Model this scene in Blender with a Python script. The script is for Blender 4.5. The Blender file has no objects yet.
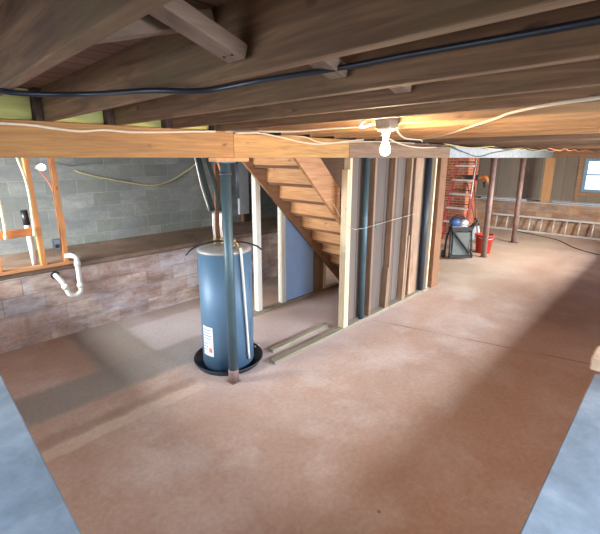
import bpy, bmesh, math, random
from mathutils import Vector, Matrix
random.seed(7)
SC = bpy.context.scene
COL = SC.collection
PI = math.pi

# ------------------------------------------------------------------ materials
def new_mat(name):
    m = bpy.data.materials.new(name); m.use_nodes = True
    nt = m.node_tree; nt.nodes.clear()
    out = nt.nodes.new('ShaderNodeOutputMaterial')
    b = nt.nodes.new('ShaderNodeBsdfPrincipled')
    nt.links.new(b.outputs[0], out.inputs[0])
    return m, nt, b, out

def srgb(r, g, b):
    f = lambda c: (c/255/12.92) if c/255 <= .04045 else ((c/255+.055)/1.055)**2.4
    return (f(r), f(g), f(b), 1)

def coords(nt, scale=(1, 1, 1), rand=True):
    tc = nt.nodes.new('ShaderNodeTexCoord')
    mp = nt.nodes.new('ShaderNodeMapping')
    mp.inputs['Scale'].default_value = scale
    if rand:
        oi = nt.nodes.new('ShaderNodeObjectInfo')
        mul = nt.nodes.new('ShaderNodeVectorMath'); mul.operation = 'SCALE'
        mul.inputs[0].default_value = (13.1, 7.7, 9.3)
        nt.links.new(oi.outputs['Random'], mul.inputs['Scale'])
        add = nt.nodes.new('ShaderNodeVectorMath'); add.operation = 'ADD'
        nt.links.new(tc.outputs['Object'], add.inputs[0]); nt.links.new(mul.outputs[0], add.inputs[1])
        nt.links.new(add.outputs[0], mp.inputs['Vector'])
    else:
        nt.links.new(tc.outputs['Object'], mp.inputs['Vector'])
    return mp.outputs[0]

def noise(nt, vec, scale, detail=4, rough=.55, dist=0):
    n = nt.nodes.new('ShaderNodeTexNoise')
    n.inputs['Scale'].default_value = scale; n.inputs['Detail'].default_value = detail
    n.inputs['Roughness'].default_value = rough; n.inputs['Distortion'].default_value = dist
    if vec is not None: nt.links.new(vec, n.inputs['Vector'])
    return n.outputs['Fac']

def ramp(nt, fac, stops):
    r = nt.nodes.new('ShaderNodeValToRGB')
    e = r.color_ramp.elements
    while len(e) < len(stops): e.new(.5)
    for k, (p, c) in enumerate(stops):
        e[k].position = p; e[k].color = c if len(c) == 4 else (*c, 1)
    nt.links.new(fac, r.inputs[0])
    return r.outputs[0]

def mix(nt, fac, a, b, mode='MIX'):
    m = nt.nodes.new('ShaderNodeMix'); m.data_type = 'RGBA'; m.blend_type = mode
    for s, v in ((m.inputs[0], fac), (m.inputs[6], a), (m.inputs[7], b)):
        if isinstance(v, (int, float)): s.default_value = v
        elif isinstance(v, tuple): s.default_value = v
        else: nt.links.new(v, s)
    return m.outputs[2]

def math_n(nt, op, a, b=None, c=None, clamp=False):
    m = nt.nodes.new('ShaderNodeMath'); m.operation = op; m.use_clamp = clamp
    for s, v in zip(m.inputs, (a, b, c)):
        if v is None: continue
        if isinstance(v, (int, float)): s.default_value = v
        else: nt.links.new(v, s)
    return m.outputs[0]

def bump(nt, bsdf, h, strength=.3, dist=.01):
    b = nt.nodes.new('ShaderNodeBump')
    b.inputs['Strength'].default_value = strength; b.inputs['Distance'].default_value = dist
    nt.links.new(h, b.inputs['Height']); nt.links.new(b.outputs[0], bsdf.inputs['Normal'])

def wood(name, dark, light, axis='z', rough=.75, knot=None, vary=.25, stain=.0, stain_col=(60, 50, 45)):
    m, nt, b, _ = new_mat(name)
    k = {'x': 0, 'y': 1, 'z': 2}[axis]
    sc = [16, 16, 16]; sc[k] = 1.1
    v = coords(nt, tuple(sc))
    n1 = noise(nt, v, 1.6, 5, .6, 1.2)
    sc2 = [90, 90, 90]; sc2[k] = 2.5
    n2 = noise(nt, coords(nt, tuple(sc2)), 1, 3, .6)
    f = math_n(nt, 'ADD', math_n(nt, 'MULTIPLY', n1, .8), math_n(nt, 'MULTIPLY', n2, .25))
    col = ramp(nt, f, [(.32, srgb(*dark)), (.5, srgb(*[(a+c)//2 for a, c in zip(dark, light)])), (.68, srgb(*light))])
    # knots
    sk = [7, 7, 7]; sk[k] = 3.2
    vo = nt.nodes.new('ShaderNodeTexVoronoi'); vo.inputs['Scale'].default_value = 1.0
    kv = nt.nodes.new('ShaderNodeVectorMath'); kv.operation = 'ADD'
    nz = nt.nodes.new('ShaderNodeTexNoise'); nz.inputs['Scale'].default_value = 3; nt.links.new(coords(nt, tuple(sk)), nz.inputs['Vector'])
    ks = nt.nodes.new('ShaderNodeVectorMath'); ks.operation = 'SCALE'; ks.inputs['Scale'].default_value = .35
    nt.links.new(nz.outputs['Color'], ks.inputs[0])
    nt.links.new(coords(nt, tuple(sk)), kv.inputs[0]); nt.links.new(ks.outputs[0], kv.inputs[1]); nt.links.new(kv.outputs[0], vo.inputs['Vector'])
    kc = knot or tuple(int(x*.6) for x in dark)
    kn = ramp(nt, vo.outputs['Distance'], [(.03, (.75,)*3), (.11, (0, 0, 0))])
    col = mix(nt, kn, col, srgb(*kc))
    if stain:
        st = noise(nt, coords(nt), 2.2, 4, .6)
        sm = ramp(nt, st, [(.45, (0, 0, 0)), (.65, (stain,)*3)])
        col = mix(nt, sm, col, srgb(*stain_col))
    oi = nt.nodes.new('ShaderNodeObjectInfo')
    hs = nt.nodes.new('ShaderNodeHueSaturation')
    val = math_n(nt, 'MULTIPLY_ADD', oi.outputs['Random'], vary, 1-vary/2)
    nt.links.new(val, hs.inputs['Value']); nt.links.new(col, hs.inputs['Color'])
    nt.links.new(hs.outputs[0], b.inputs['Base Color'])
    b.inputs['Roughness'].default_value = rough
    bump(nt, b, f, .25, .004)
    return m

def plain(name, col, rough=.5, metal=0, var=.15, scale=6, spec=None):
    m, nt, b, _ = new_mat(name)
    n = noise(nt, coords(nt), scale, 5, .6)
    c = srgb(*col); d = tuple(x*(1-var) for x in c[:3])+(1,); l = tuple(min(1, x*(1+var)) for x in c[:3])+(1,)
    nt.links.new(ramp(nt, n, [(.3, d), (.7, l)]), b.inputs['Base Color'])
    b.inputs['Roughness'].default_value = rough; b.inputs['Metallic'].default_value = metal
    if spec is not None: b.inputs['Specular IOR Level'].default_value = spec
    return m

def emit(name, col, s):
    m = bpy.data.materials.new(name); m.use_nodes = True; nt = m.node_tree; nt.nodes.clear()
    o = nt.nodes.new('ShaderNodeOutputMaterial'); e = nt.nodes.new('ShaderNodeEmission')
    e.inputs[0].default_value = col; e.inputs[1].default_value = s
    nt.links.new(e.outputs[0], o.inputs[0]); return m

def glass(name):
    m = bpy.data.materials.new(name); m.use_nodes = True; nt = m.node_tree; nt.nodes.clear()
    o = nt.nodes.new('ShaderNodeOutputMaterial')
    t = nt.nodes.new('ShaderNodeBsdfTransparent'); g = nt.nodes.new('ShaderNodeBsdfGlossy')
    t.inputs[0].default_value = (.93, .97, 1, 1)
    g.inputs['Roughness'].default_value = .03
    mx = nt.nodes.new('ShaderNodeMixShader'); mx.inputs[0].default_value = .07
    nt.links.new(t.outputs[0], mx.inputs[1]); nt.links.new(g.outputs[0], mx.inputs[2]); nt.links.new(mx.outputs[0], o.inputs[0])
    return m

def block_mat(name, cols, mortar, bw=.4, bh=.2, plane='xz', stain=None, ms=.008, vbias=0, stain2=(150, 148, 152)):
    """concrete block masonry, running bond"""
    m, nt, b, _ = new_mat(name)
    tc = nt.nodes.new('ShaderNodeTexCoord')
    sep = nt.nodes.new('ShaderNodeSeparateXYZ'); nt.links.new(tc.outputs['Object'], sep.inputs[0])
    com = nt.nodes.new('ShaderNodeCombineXYZ')
    nt.links.new(sep.outputs['X' if plane[0] == 'x' else 'Y'], com.inputs[0]); nt.links.new(sep.outputs['Z'], com.inputs[1])
    br = nt.nodes.new('ShaderNodeTexBrick')
    nt.links.new(com.outputs[0], br.inputs['Vector'])
    br.inputs['Scale'].default_value = 1
    br.inputs['Brick Width'].default_value = bw; br.inputs['Row Height'].default_value = bh
    br.inputs['Mortar Size'].default_value = ms; br.inputs['Mortar Smooth'].default_value = .25
    br.inputs['Color1'].default_value = (0, 0, 0, 1); br.inputs['Color2'].default_value = (1, 1, 1, 1)
    br.inputs['Mortar'].default_value = (.5, .5, .5, 1)
    br.inputs['Bias'].default_value = vbias
    big = noise(nt, coords(nt, rand=False), 1.7, 5, .65)
    sel = math_n(nt, 'ADD', math_n(nt, 'MULTIPLY', br.outputs['Color'], .45), math_n(nt, 'MULTIPLY', big, .75))
    n = len(cols)
    col = ramp(nt, sel, [(.2+.65*i/(n-1), srgb(*c)) for i, c in enumerate(cols)])
    fine = noise(nt, coords(nt, rand=False), 22, 6, .7)
    col = mix(nt, .35, col, ramp(nt, fine, [(.3, (.25, .25, .25)), (.7, (.8, .8, .8))]), 'OVERLAY')
    mfac = math_n(nt, 'MULTIPLY', br.outputs['Fac'], ramp(nt, big, [(.3, (.45,)*3), (.6, (.9,)*3)]))
    col = mix(nt, mfac, col, srgb(*mortar))
    if stain:
        s = noise(nt, coords(nt, (1, 1, 3), rand=False), 1.3, 6, .7)
        col = mix(nt, ramp(nt, s, [(.42, (0, 0, 0)), (.62, (.85,)*3)]), col, srgb(*stain))
        s2 = noise(nt, coords(nt, (.6, .6, 2.2), rand=False), 2.1, 7, .75)
        col = mix(nt, ramp(nt, s2, [(.46, (0, 0, 0)), (.68, (.6,)*3)]), col, srgb(*stain2))
    nt.links.new(col, b.inputs['Base Color'])
    b.inputs['Roughness'].default_value = .85
    h = math_n(nt, 'SUBTRACT', math_n(nt, 'MULTIPLY', fine, .35), br.outputs['Fac'])
    bump(nt, b, h, .6, .008)
    return m

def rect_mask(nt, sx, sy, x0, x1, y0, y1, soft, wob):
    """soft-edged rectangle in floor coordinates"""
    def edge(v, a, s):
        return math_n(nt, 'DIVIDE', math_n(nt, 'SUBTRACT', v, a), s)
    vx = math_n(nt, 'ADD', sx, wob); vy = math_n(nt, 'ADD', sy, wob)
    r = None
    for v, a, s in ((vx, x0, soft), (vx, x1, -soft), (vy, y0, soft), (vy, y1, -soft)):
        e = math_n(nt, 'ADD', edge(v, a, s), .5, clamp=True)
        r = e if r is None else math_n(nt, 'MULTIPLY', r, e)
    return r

def floor_mat():
    m, nt, b, _ = new_mat('worn_concrete_floor')
    tc = nt.nodes.new('ShaderNodeTexCoord')
    sep = nt.nodes.new('ShaderNodeSeparateXYZ'); nt.links.new(tc.outputs['Object'], sep.inputs[0])
    sx, sy = sep.outputs[0], sep.outputs[1]
    v = tc.outputs['Object']
    big = noise(nt, v, .7, 5, .6, .4); mid = noise(nt, v, 2.6, 6, .66, .1); fine = noise(nt, v, 28, 5, .7)
    col = ramp(nt, big, [(.3, srgb(176, 146, 128)), (.5, srgb(190, 160, 143)), (.7, srgb(203, 178, 164))])
    col = mix(nt, ramp(nt, mid, [(.35, (.55,)*3), (.62, (0, 0, 0))]), col, srgb(172, 134, 112))
    col = mix(nt, ramp(nt, noise(nt, v, 1.4, 5, .65, .2), [(.5, (0, 0, 0)), (.75, (.5,)*3)]), col, srgb(220, 206, 198))
    wob = math_n(nt, 'MULTIPLY', math_n(nt, 'SUBTRACT', noise(nt, v, 4, 4, .6), .5), .12)
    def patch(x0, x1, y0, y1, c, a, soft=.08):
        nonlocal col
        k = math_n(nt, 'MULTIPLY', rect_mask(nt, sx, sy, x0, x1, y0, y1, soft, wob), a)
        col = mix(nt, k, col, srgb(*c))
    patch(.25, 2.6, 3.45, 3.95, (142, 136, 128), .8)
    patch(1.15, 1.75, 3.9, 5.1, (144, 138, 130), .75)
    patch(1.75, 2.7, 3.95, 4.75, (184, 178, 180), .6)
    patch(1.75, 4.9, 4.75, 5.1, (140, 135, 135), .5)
    patch(1.8, 4.9, 2.6, 3.85, (184, 174, 180), .4, .5)  # blue window light round the heater put into the floor colour
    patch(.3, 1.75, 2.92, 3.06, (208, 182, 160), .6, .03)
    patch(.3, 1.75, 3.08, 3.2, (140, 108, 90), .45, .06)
    patch(6.0, 12.8, 2.1, 3.9, (205, 190, 165), .35, .5)
    patch(5.6, 8.2, .5, 1.3, (135, 92, 68), .5, .5)
    patch(1.2, 5.0, .2, 1.2, (176, 126, 92), .35, .8)  # warm bulb light on the near right floor put into the colour
    # saw-cut joint across the slab
    ln = math_n(nt, 'ABSOLUTE', math_n(nt, 'SUBTRACT', math_n(nt, 'ADD', sx, math_n(nt, 'MULTIPLY', sy, .28)), math_n(nt, 'ADD', 4.92, math_n(nt, 'MULTIPLY', wob, .3))))
    jt = math_n(nt, 'MULTIPLY', math_n(nt, 'LESS_THAN', ln, .012), ramp(nt, noise(nt, v, 2.3, 3), [(.4, (.1,)*3), (.6, (.7,)*3)]))
    jt = math_n(nt, 'MULTIPLY', jt, math_n(nt, 'LESS_THAN', sy, 2.7))
    col = mix(nt, jt, col, srgb(96, 70, 58))
    col = mix(nt, .3, col, ramp(nt, fine, [(.3, (.3,)*3), (.7, (.7,)*3)]), 'OVERLAY')
    spots = nt.nodes.new('ShaderNodeTexVoronoi'); spots.inputs['Scale'].default_value = 1.1; nt.links.new(v, spots.inputs['Vector'])
    col = mix(nt, math_n(nt, 'MULTIPLY', math_n(nt, 'LESS_THAN', spots.outputs['Distance'], .022), .6), col, srgb(90, 70, 65))
    nt.links.new(col, b.inputs['Base Color'])
    nt.links.new(ramp(nt, mid, [(.3, (.38,)*3), (.7, (.62,)*3)]), b.inputs['Roughness'])
    b.inputs['Specular IOR Level'].default_value = .45
    bump(nt, b, mid, .12, .01)
    return m

def concrete_top(name, cols, rough=.7):
    m, nt, b, _ = new_mat(name)
    v = coords(nt, rand=False)
    a = noise(nt, v, 1.4, 6, .65, .6); c = noise(nt, v, 9, 6, .7)
    col = ramp(nt, a, [(.3, srgb(*cols[0])), (.52, srgb(*cols[1])), (.72, srgb(*cols[2]))])
    col = mix(nt, .4, col, ramp(nt, c, [(.3, (.3,)*3), (.7, (.72,)*3)]), 'OVERLAY')
    nt.links.new(col, b.inputs['Base Color']); b.inputs['Roughness'].default_value = rough
    bump(nt, b, c, .25, .006)
    return m

def plank_mat(name, dark, light, width, run='x'):
    m, nt, b, _ = new_mat(name)
    tc = nt.nodes.new('ShaderNodeTexCoord')
    mp = nt.nodes.new('ShaderNodeMapping')
    if run == 'y': mp.inputs['Rotation'].default_value = (0, 0, PI/2)
    if run == 'z': mp.inputs['Rotation'].default_value = (0, PI/2, 0)
    nt.links.new(tc.outputs['Object'], mp.inputs[0])
    if run == 'z':
        sep = nt.nodes.new('ShaderNodeSeparateXYZ'); nt.links.new(tc.outputs['Object'], sep.inputs[0])
        com = nt.nodes.new('ShaderNodeCombineXYZ')
        nt.links.new(sep.outputs['Z'], com.inputs[0])
        nt.links.new(math_n(nt, 'ADD', sep.outputs['X'], sep.outputs['Y']), com.inputs[1]); vec = com.outputs[0]
    else: vec = mp.outputs[0]
    br = nt.nodes.new('ShaderNodeTexBrick'); nt.links.new(vec, br.inputs['Vector'])
    br.inputs['Scale'].default_value = 1; br.inputs['Brick Width'].default_value = 4.0; br.offset = 0; br.inputs['Row Height'].default_value = width
    br.inputs['Mortar Size'].default_value = .004; br.inputs['Color1'].default_value = (0, 0, 0, 1); br.inputs['Color2'].default_value = (1, 1, 1, 1)
    br.inputs['Mortar'].default_value = (0, 0, 0, 1)
    st = nt.nodes.new('ShaderNodeMapping'); st.inputs['Scale'].default_value = (1, 18, 18); nt.links.new(vec, st.inputs[0])
    g = noise(nt, st.outputs[0], 1.5, 5, .6, 1)
    f = math_n(nt, 'ADD', math_n(nt, 'MULTIPLY', br.outputs['Color'], .35), math_n(nt, 'MULTIPLY', g, .65))
    col = ramp(nt, f, [(.2, srgb(*dark)), (.75, srgb(*light))])
    col = mix(nt, br.outputs['Fac'], col, srgb(*[int(x*.35) for x in dark]))
    nt.links.new(col, b.inputs['Base Color']); b.inputs['Roughness'].default_value = .8
    bump(nt, b, math_n(nt, 'SUBTRACT', f, br.outputs['Fac']), .3, .004)
    return m

M = {}
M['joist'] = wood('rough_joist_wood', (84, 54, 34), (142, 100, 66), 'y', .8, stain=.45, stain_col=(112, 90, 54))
M['joist_lit'] = wood('lamplit_joist_wood', (158, 112, 72), (198, 152, 104), 'y', .7, vary=.2)  # joists past the bulb: its warm light put into the wood colour
M['joist_dim'] = wood('dim_far_joist_wood', (104, 78, 58), (146, 112, 84), 'y', .85, vary=.3)  # far joists: fading lamp light put into a darker wood colour
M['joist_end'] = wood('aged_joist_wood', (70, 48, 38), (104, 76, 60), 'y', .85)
M['brace'] = wood('bridging_wood', (124, 92, 72), (160, 124, 98), 'x', .8, stain=.5, stain_col=(92, 70, 56))
M['beam'] = wood('fir_beam_wood', (140, 88, 38), (186, 130, 64), 'x', .6, knot=(86, 46, 26), vary=.06)
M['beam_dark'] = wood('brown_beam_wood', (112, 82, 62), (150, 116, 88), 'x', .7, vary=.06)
M['green_wood'] = wood('treated_blocking_wood', (196, 184, 96), (220, 206, 124), 'x', .7, knot=(88, 92, 40), vary=.15)
M['stud_new'] = wood('new_stud_wood', (196, 170, 132), (228, 206, 172), 'z', .6, knot=(150, 110, 70), vary=.1)
M['stud_white'] = wood('pale_stud_wood', (204, 196, 180), (230, 226, 214), 'z', .6, knot=(170, 150, 120), vary=.05)
M['stud_old'] = wood('old_stud_wood', (128, 96, 74), (168, 136, 108), 'z', .7, vary=.3, stain=.35, stain_col=(104, 82, 74))
M['stud_brown'] = wood('brown_stud_wood', (110, 72, 48), (150, 104, 72), 'z', .75, vary=.1)
M['stud_orange'] = wood('orange_stud_wood', (186, 112, 56), (222, 150, 86), 'z', .6, vary=.12)
M['sill_orange'] = wood('sill_plate_wood', (180, 116, 74), (214, 158, 112), 'x', .65, vary=.1)
M['plate'] = wood('sole_plate_wood', (122, 110, 92), (156, 144, 122), 'x', .7, vary=.1)
M['stringer'] = wood('stringer_wood', (150, 98, 62), (194, 140, 94), 'x', .65, knot=(70, 40, 26), vary=.1)
M['tread'] = wood('stair_board_wood', (170, 112, 66), (214, 158, 106), 'y', .6, vary=.15)
M['tread_shaded'] = wood('shaded_tread_wood', (92, 58, 38), (128, 86, 58), 'y', .8)  # shade on the tread undersides put into a darker wood colour
M['panel_grey'] = plank_mat('grey_panel_boards', (88, 74, 66), (118, 102, 92), .3, 'z')
M['panel_blue'] = plain('pale_blue_foam_board', (152, 182, 224), .7, var=.05)
M['panel_brown'] = plank_mat('brown_plywood', (120, 98, 84), (150, 128, 110), .6, 'z')
M['white_board'] = plain('pale_painted_board', (216, 216, 220), .6, var=.08)
M['white_beam'] = plain('chipped_white_paint', (160, 164, 168), .6, var=.2, scale=9)
M['steel_post'] = plain('teal_painted_steel', (74, 94, 100), .45, .2, .12)
M['steel_dark'] = plain('dark_painted_steel', (60, 66, 74), .5, .2, .15)
M['rust'] = plain('rusty_brown_steel', (134, 106, 98), .6, .2, .3)
M['heater'] = plain('blue_grey_enamel', (86, 114, 138), .5, .1, .04, 3)
M['heater_top'] = plain('grey_heater_top', (170, 165, 160), .45, .3, .08)
M['pan'] = plain('black_drain_pan', (26, 34, 46), .4, 0, .1)
M['white_pvc'] = plain('white_pvc', (226, 222, 212), .4, 0, .05)
M['paper'] = plain('paper_label', (222, 224, 228), .7, 0, .06, 40)
M['ink'] = plain('grey_ink', (130, 134, 150), .8)
M['red_ink'] = plain('red_ink', (196, 120, 110), .7)
M['copper'] = plain('copper', (196, 118, 78), .3, .9, .1)
M['braid'] = plain('braided_connector', (206, 196, 186), .35, .5, .15, 60)
M['brass'] = plain('brass', (160, 134, 96), .4, .8)
M['foam'] = plain('dark_green_foam', (20, 32, 28), .8)
M['salmon'] = plain('salmon_cable', (214, 122, 92), .5)
M['romex'] = plain('white_cable', (226, 206, 176), .5, var=.06)
M['romex_y'] = plain('yellow_cable', (196, 176, 110), .55, var=.06)
M['cream_cable'] = plain('cream_cable', (226, 218, 170), .5, var=.06)
M['black_rubber'] = plain('black_rubber', (34, 34, 40), .38, 0, .2, 30)
M['black_plastic'] = plain('black_plastic', (28, 28, 32), .5)
M['porcelain'] = plain('porcelain', (225, 215, 200), .3, var=.04)
M['grey_box'] = plain('grey_metal_box', (120, 128, 140), .45, .4)
M['alu'] = plain('aluminium', (206, 206, 208), .3, .6, .08)
M['alu_ladder'] = plain('dull_aluminium', (214, 206, 196), .4, .3, .08)
M['maroon'] = plain('maroon_fibreglass', (142, 50, 50), .5, var=.12)
M['grey_panel'] = plain('grey_plastic_panel', (92, 96, 94), .55, var=.1)
M['blue_plastic'] = plain('blue_plastic', (52, 78, 122), .5, var=.1)
M['red_plastic'] = plain('red_plastic', (196, 58, 46), .4, var=.06)
M['orange_plastic'] = plain('orange_plastic', (190, 112, 56), .45, var=.06)
M['broom_green'] = plain('green_bristles', (62, 88, 58), .8, var=.3, scale=40)
M['mop_white'] = plain('white_mop_strands', (224, 228, 234), .8, var=.12, scale=40)
M['stick'] = plain('brown_broom_handle', (136, 78, 54), .5)
M['win_frame'] = plain('pale_blue_window_frame', (150, 178, 200), .5, var=.04)
M['nail'] = plain('dark_nail', (40, 32, 30), .5, .5)
M['glass'] = glass('window_glass')
M['wall_up'] = block_mat('grey_concrete_block', [(102, 102, 90), (122, 122, 112), (142, 141, 134)], (150, 152, 144), stain=(112, 112, 112), stain2=(126, 126, 122))
M['wall_low'] = block_mat('weathered_concrete_block', [(116, 90, 78), (168, 136, 120), (204, 178, 162), (196, 190, 192)], (150, 138, 128), stain=(126, 96, 82), ms=.006, stain2=(196, 188, 194))
M['wall_low_y'] = block_mat('weathered_concrete_block_side', [(150, 112, 84), (182, 142, 110), (200, 166, 134)], (170, 140, 112), plane='yz', stain=(130, 96, 74), ms=.006)
M['wall_y'] = block_mat('grey_block_side', [(118, 122, 122), (138, 142, 142), (156, 160, 160)], (170, 172, 168), plane='yz')
M['brick'] = block_mat('red_chimney_brick', [(100, 56, 44), (142, 80, 60), (166, 100, 76)], (176, 148, 124), bw=.2, bh=.07, plane='yz', ms=.009)
M['brick_x'] = block_mat('red_chimney_brick_front', [(142, 64, 40), (186, 92, 56), (206, 120, 78)], (200, 170, 140), bw=.2, bh=.07, plane='xz', ms=.009)
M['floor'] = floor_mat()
M['ledge_near'] = concrete_top('pale_blue_grey_ledge_top', [(92, 98, 104), (114, 122, 130), (146, 152, 158)], .6)
M['ledge_back'] = concrete_top('dusty_brown_ledge_top', [(96, 76, 62), (124, 98, 78), (146, 122, 104)], .85)
M['ledge_far'] = concrete_top('lit_white_ledge_top', [(170, 168, 168), (198, 198, 200), (214, 214, 216)], .7)  # window light on the far ledge put into its white colour
M['subfloor'] = plank_mat('subfloor_boards', (120, 78, 58), (158, 110, 84), .14, 'x')
M['far_wall'] = plank_mat('grey_brown_wall_boards', (138, 122, 108), (168, 152, 136), .6, 'z')
M['grass'] = plain('grass_outside', (80, 140, 120), .9, var=.2, scale=2)
M['drive'] = plain('pale_drive_outside', (214, 214, 214), .9, var=.05)
M['brick_tan'] = concrete_top('tan_rubble', [(170, 136, 110), (196, 166, 138), (214, 190, 164)], .85)

# ------------------------------------------------------------------ mesh helpers
class B:
    def __init__(s): s.bm = bmesh.new()
    def box(s, x0, x1, y0, y1, z0, z1, bev=.0025, rot=None, about=None):
        t = bmesh.new(); bmesh.ops.create_cube(t, size=1)
        bmesh.ops.scale(t, vec=(x1-x0, y1-y0, z1-z0), verts=t.verts)
        bmesh.ops.translate(t, vec=((x0+x1)/2, (y0+y1)/2, (z0+z1)/2), verts=t.verts)
        if bev: bmesh.ops.bevel(t, geom=list(t.edges), offset=bev, segments=1, affect='EDGES')
        if rot is not None: bmesh.ops.rotate(t, cent=about or ((x0+x1)/2, (y0+y1)/2, (z0+z1)/2), matrix=rot, verts=t.verts)
        s._merge(t); return s
    def bar(s, p0, p1, w, d, up=(0, 0, 1), bev=.0025):
        """rectangular board from p0 to p1; w across (perpendicular to up), d along up"""
        p0, p1 = Vector(p0), Vector(p1); ax = (p1-p0); L = ax.length; ax.normalize()
        u = Vector(up); sd = ax.cross(u)
        sd.normalize(); u = sd.cross(ax)
        t = bmesh.new(); bmesh.ops.create_cube(t, size=1)
        bmesh.ops.scale(t, vec=(w, L, d), verts=t.verts)
        if bev: bmesh.ops.bevel(t, geom=list(t.edges), offset=bev, segments=1, affect='EDGES')
        mt = Matrix((sd, ax, u)).transposed().to_4x4(); mt.translation = (p0+p1)/2
        t.transform(mt); s._merge(t); return s
    def tube(s, pts, r, seg=10, smooth=0, cap=True):
        pts = [Vector(p) for p in pts]
        if smooth and len(pts) > 2: pts = catmull(pts, smooth)
        rs = r if isinstance(r, (list, tuple)) else [r]*len(pts)
        if len(rs) != len(pts):
            rs = [rs[min(len(rs)-1, int(i*len(rs)/len(pts)))] for i in range(len(pts))]
        bm = s.bm; rings = []; prev = None
        for i, p in enumerate(pts):
            if i == 0: d = pts[1]-p
            elif i == len(pts)-1: d = p-pts[i-1]
            else: d = (pts[i+1]-p).normalized()+(p-pts[i-1]).normalized()
            if d.length < 1e-9: d = Vector((0, 0, 1))
            d.normalize()
            if prev is None:
                a = Vector((0, 0, 1)) if abs(d.z) < .9 else Vector((1, 0, 0))
                n = d.cross(a).normalized()
            else:
                n = (prev-d*prev.dot(d)); n.normalize()
            prev = n; q = d.cross(n)
            rings.append([bm.verts.new(p+(n*math.cos(2*PI*k/seg)+q*math.sin(2*PI*k/seg))*rs[i]) for k in range(seg)])
        for a, b in zip(rings, rings[1:]):
            for k in range(seg):
                f = bm.faces.new((a[k], a[(k+1) % seg], b[(k+1) % seg], b[k])); f.smooth = True
        if cap:
            bm.faces.new(rings[0][::-1]); bm.faces.new(rings[-1])
        return s
    def lathe(s, c, prof, seg=32, axis=None):
        """prof: list of (r, h) from c along axis"""
        c = Vector(c); ax = Vector(axis or (0, 0, 1)).normalized()
        a = Vector((0, 0, 1)) if abs(ax.z) < .9 else Vector((1, 0, 0))
        n = ax.cross(a).normalized(); q = ax.cross(n); bm = s.bm; rings = []
        for r, h in prof:
            if r < 1e-6: rings.append([bm.verts.new(c+ax*h)])
            else: rings.append([bm.verts.new(c+ax*h+(n*math.cos(2*PI*k/seg)+q*math.sin(2*PI*k/seg))*r) for k in range(seg)])
        for A, Bq in zip(rings, rings[1:]):
            for k in range(seg):
                k2 = (k+1) % seg
                if len(A) == 1 and len(Bq) == 1: continue
                if len(A) == 1: f = bm.faces.new((A[0], Bq[k2], Bq[k]))
                elif len(Bq) == 1: f = bm.faces.new((A[k], A[k2], Bq[0]))
                else: f = bm.faces.new((A[k], A[k2], Bq[k2], Bq[k]))
                f.smooth = True
        return s
    def prism(s, poly, axis, a, b):
        """poly in the other two axes; extruded along axis 'x','y','z' from a to b"""
        def P(u, v, w):
            return {'y': (u, w, v), 'x': (w, u, v), 'z': (u, v, w)}[axis]
        bm = s.bm
        A = [bm.verts.new(P(u, v, a)) for u, v in poly]; C = [bm.verts.new(P(u, v, b)) for u, v in poly]
        bm.faces.new(A); bm.faces.new(C[::-1])
        for i in range(len(poly)):
            j = (i+1) % len(poly); bm.faces.new((A[j], A[i], C[i], C[j]))
        return s
    def _merge(s, t):
        me = bpy.data.meshes.new('t'); t.to_mesh(me); t.free(); s.bm.from_mesh(me); bpy.data.meshes.remove(me)

def catmull(p, n):
    out = []
    q = [p[0]*2-p[1]]+p+[p[-1]*2-p[-2]]
    for i in range(1, len(q)-2):
        for k in range(n):
            t = k/n; a, b, c, d = q[i-1], q[i], q[i+1], q[i+2]
            out.append(.5*((2*b)+(c-a)*t+(2*a-5*b+4*c-d)*t*t+(3*b-a-3*c+d)*t**3))
    out.append(p[-1]); return out

def wpos(o):
    v = Vector((0, 0, 0))
    while o: v += o.location; o = o.parent
    return v

def obj(name, b, mat, parent=None, label=None, cat=None, group=None, kind=None):
    bm = b.bm
    bmesh.ops.recalc_face_normals(bm, faces=bm.faces)
    me = bpy.data.meshes.new(name); bm.to_mesh(me); bm.free()
    mats = mat if isinstance(mat, (list, tuple)) else [mat]
    for m in mats: me.materials.append(m)
    o = bpy.data.objects.new(name, me); COL.objects.link(o)
    if parent is not None:
        off = wpos(parent); o.parent = parent
    elif kind == 'structure': off = Vector((0, 0, 0))
    else:
        xs = [v.co for v in me.vertices]
        lo = Vector([min(c[i] for c in xs) for i in range(3)]); hi = Vector([max(c[i] for c in xs) for i in range(3)])
        off = Vector(((lo.x+hi.x)/2, (lo.y+hi.y)/2, lo.z))
    me.transform(Matrix.Translation(-off))
    if parent is None: o.location = off
    for k, v in (('label', label), ('category', cat), ('group', group), ('kind', kind)):
        if v: o[k] = v
    return o

def empty(name, loc, label, cat, group=None):
    o = bpy.data.objects.new(name, None); COL.objects.link(o); o.location = loc; o.empty_display_size = .1
    o['label'] = label; o['category'] = cat
    if group: o['group'] = group
    return o

def sbox(name, *a, mat, bev=0, parent=None):
    b = B(); b.box(*a, bev=bev); return obj(name, b, mat, parent, kind='structure' if parent is None else None)

ORD = ['first', 'second', 'third', 'fourth', 'fifth', 'sixth', 'seventh', 'eighth', 'ninth', 'tenth', 'eleventh', 'twelfth',
       'thirteenth', 'fourteenth', 'fifteenth', 'sixteenth', 'seventeenth', 'eighteenth', 'nineteenth', 'twentieth']
def ordw(n):
    return ORD[n] if n < 20 else 'twenty-'+ORD[n-20] if n < 29 else 'thirtieth' if n == 29 else 'thirty-'+ORD[n-30]

# ------------------------------------------------------------------ setting
XW0, XW1, YW0, YW1 = -.95, 13.6, -.95, 6.2
ZL, ZS, ZT, ZB = .87, 2.495, 2.31, 2.1      # ledge top, subfloor underside, joist underside, beam underside
XI, YI, YB, XF = .25, .22, 5.08, 12.8       # inner faces of the ledges

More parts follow.
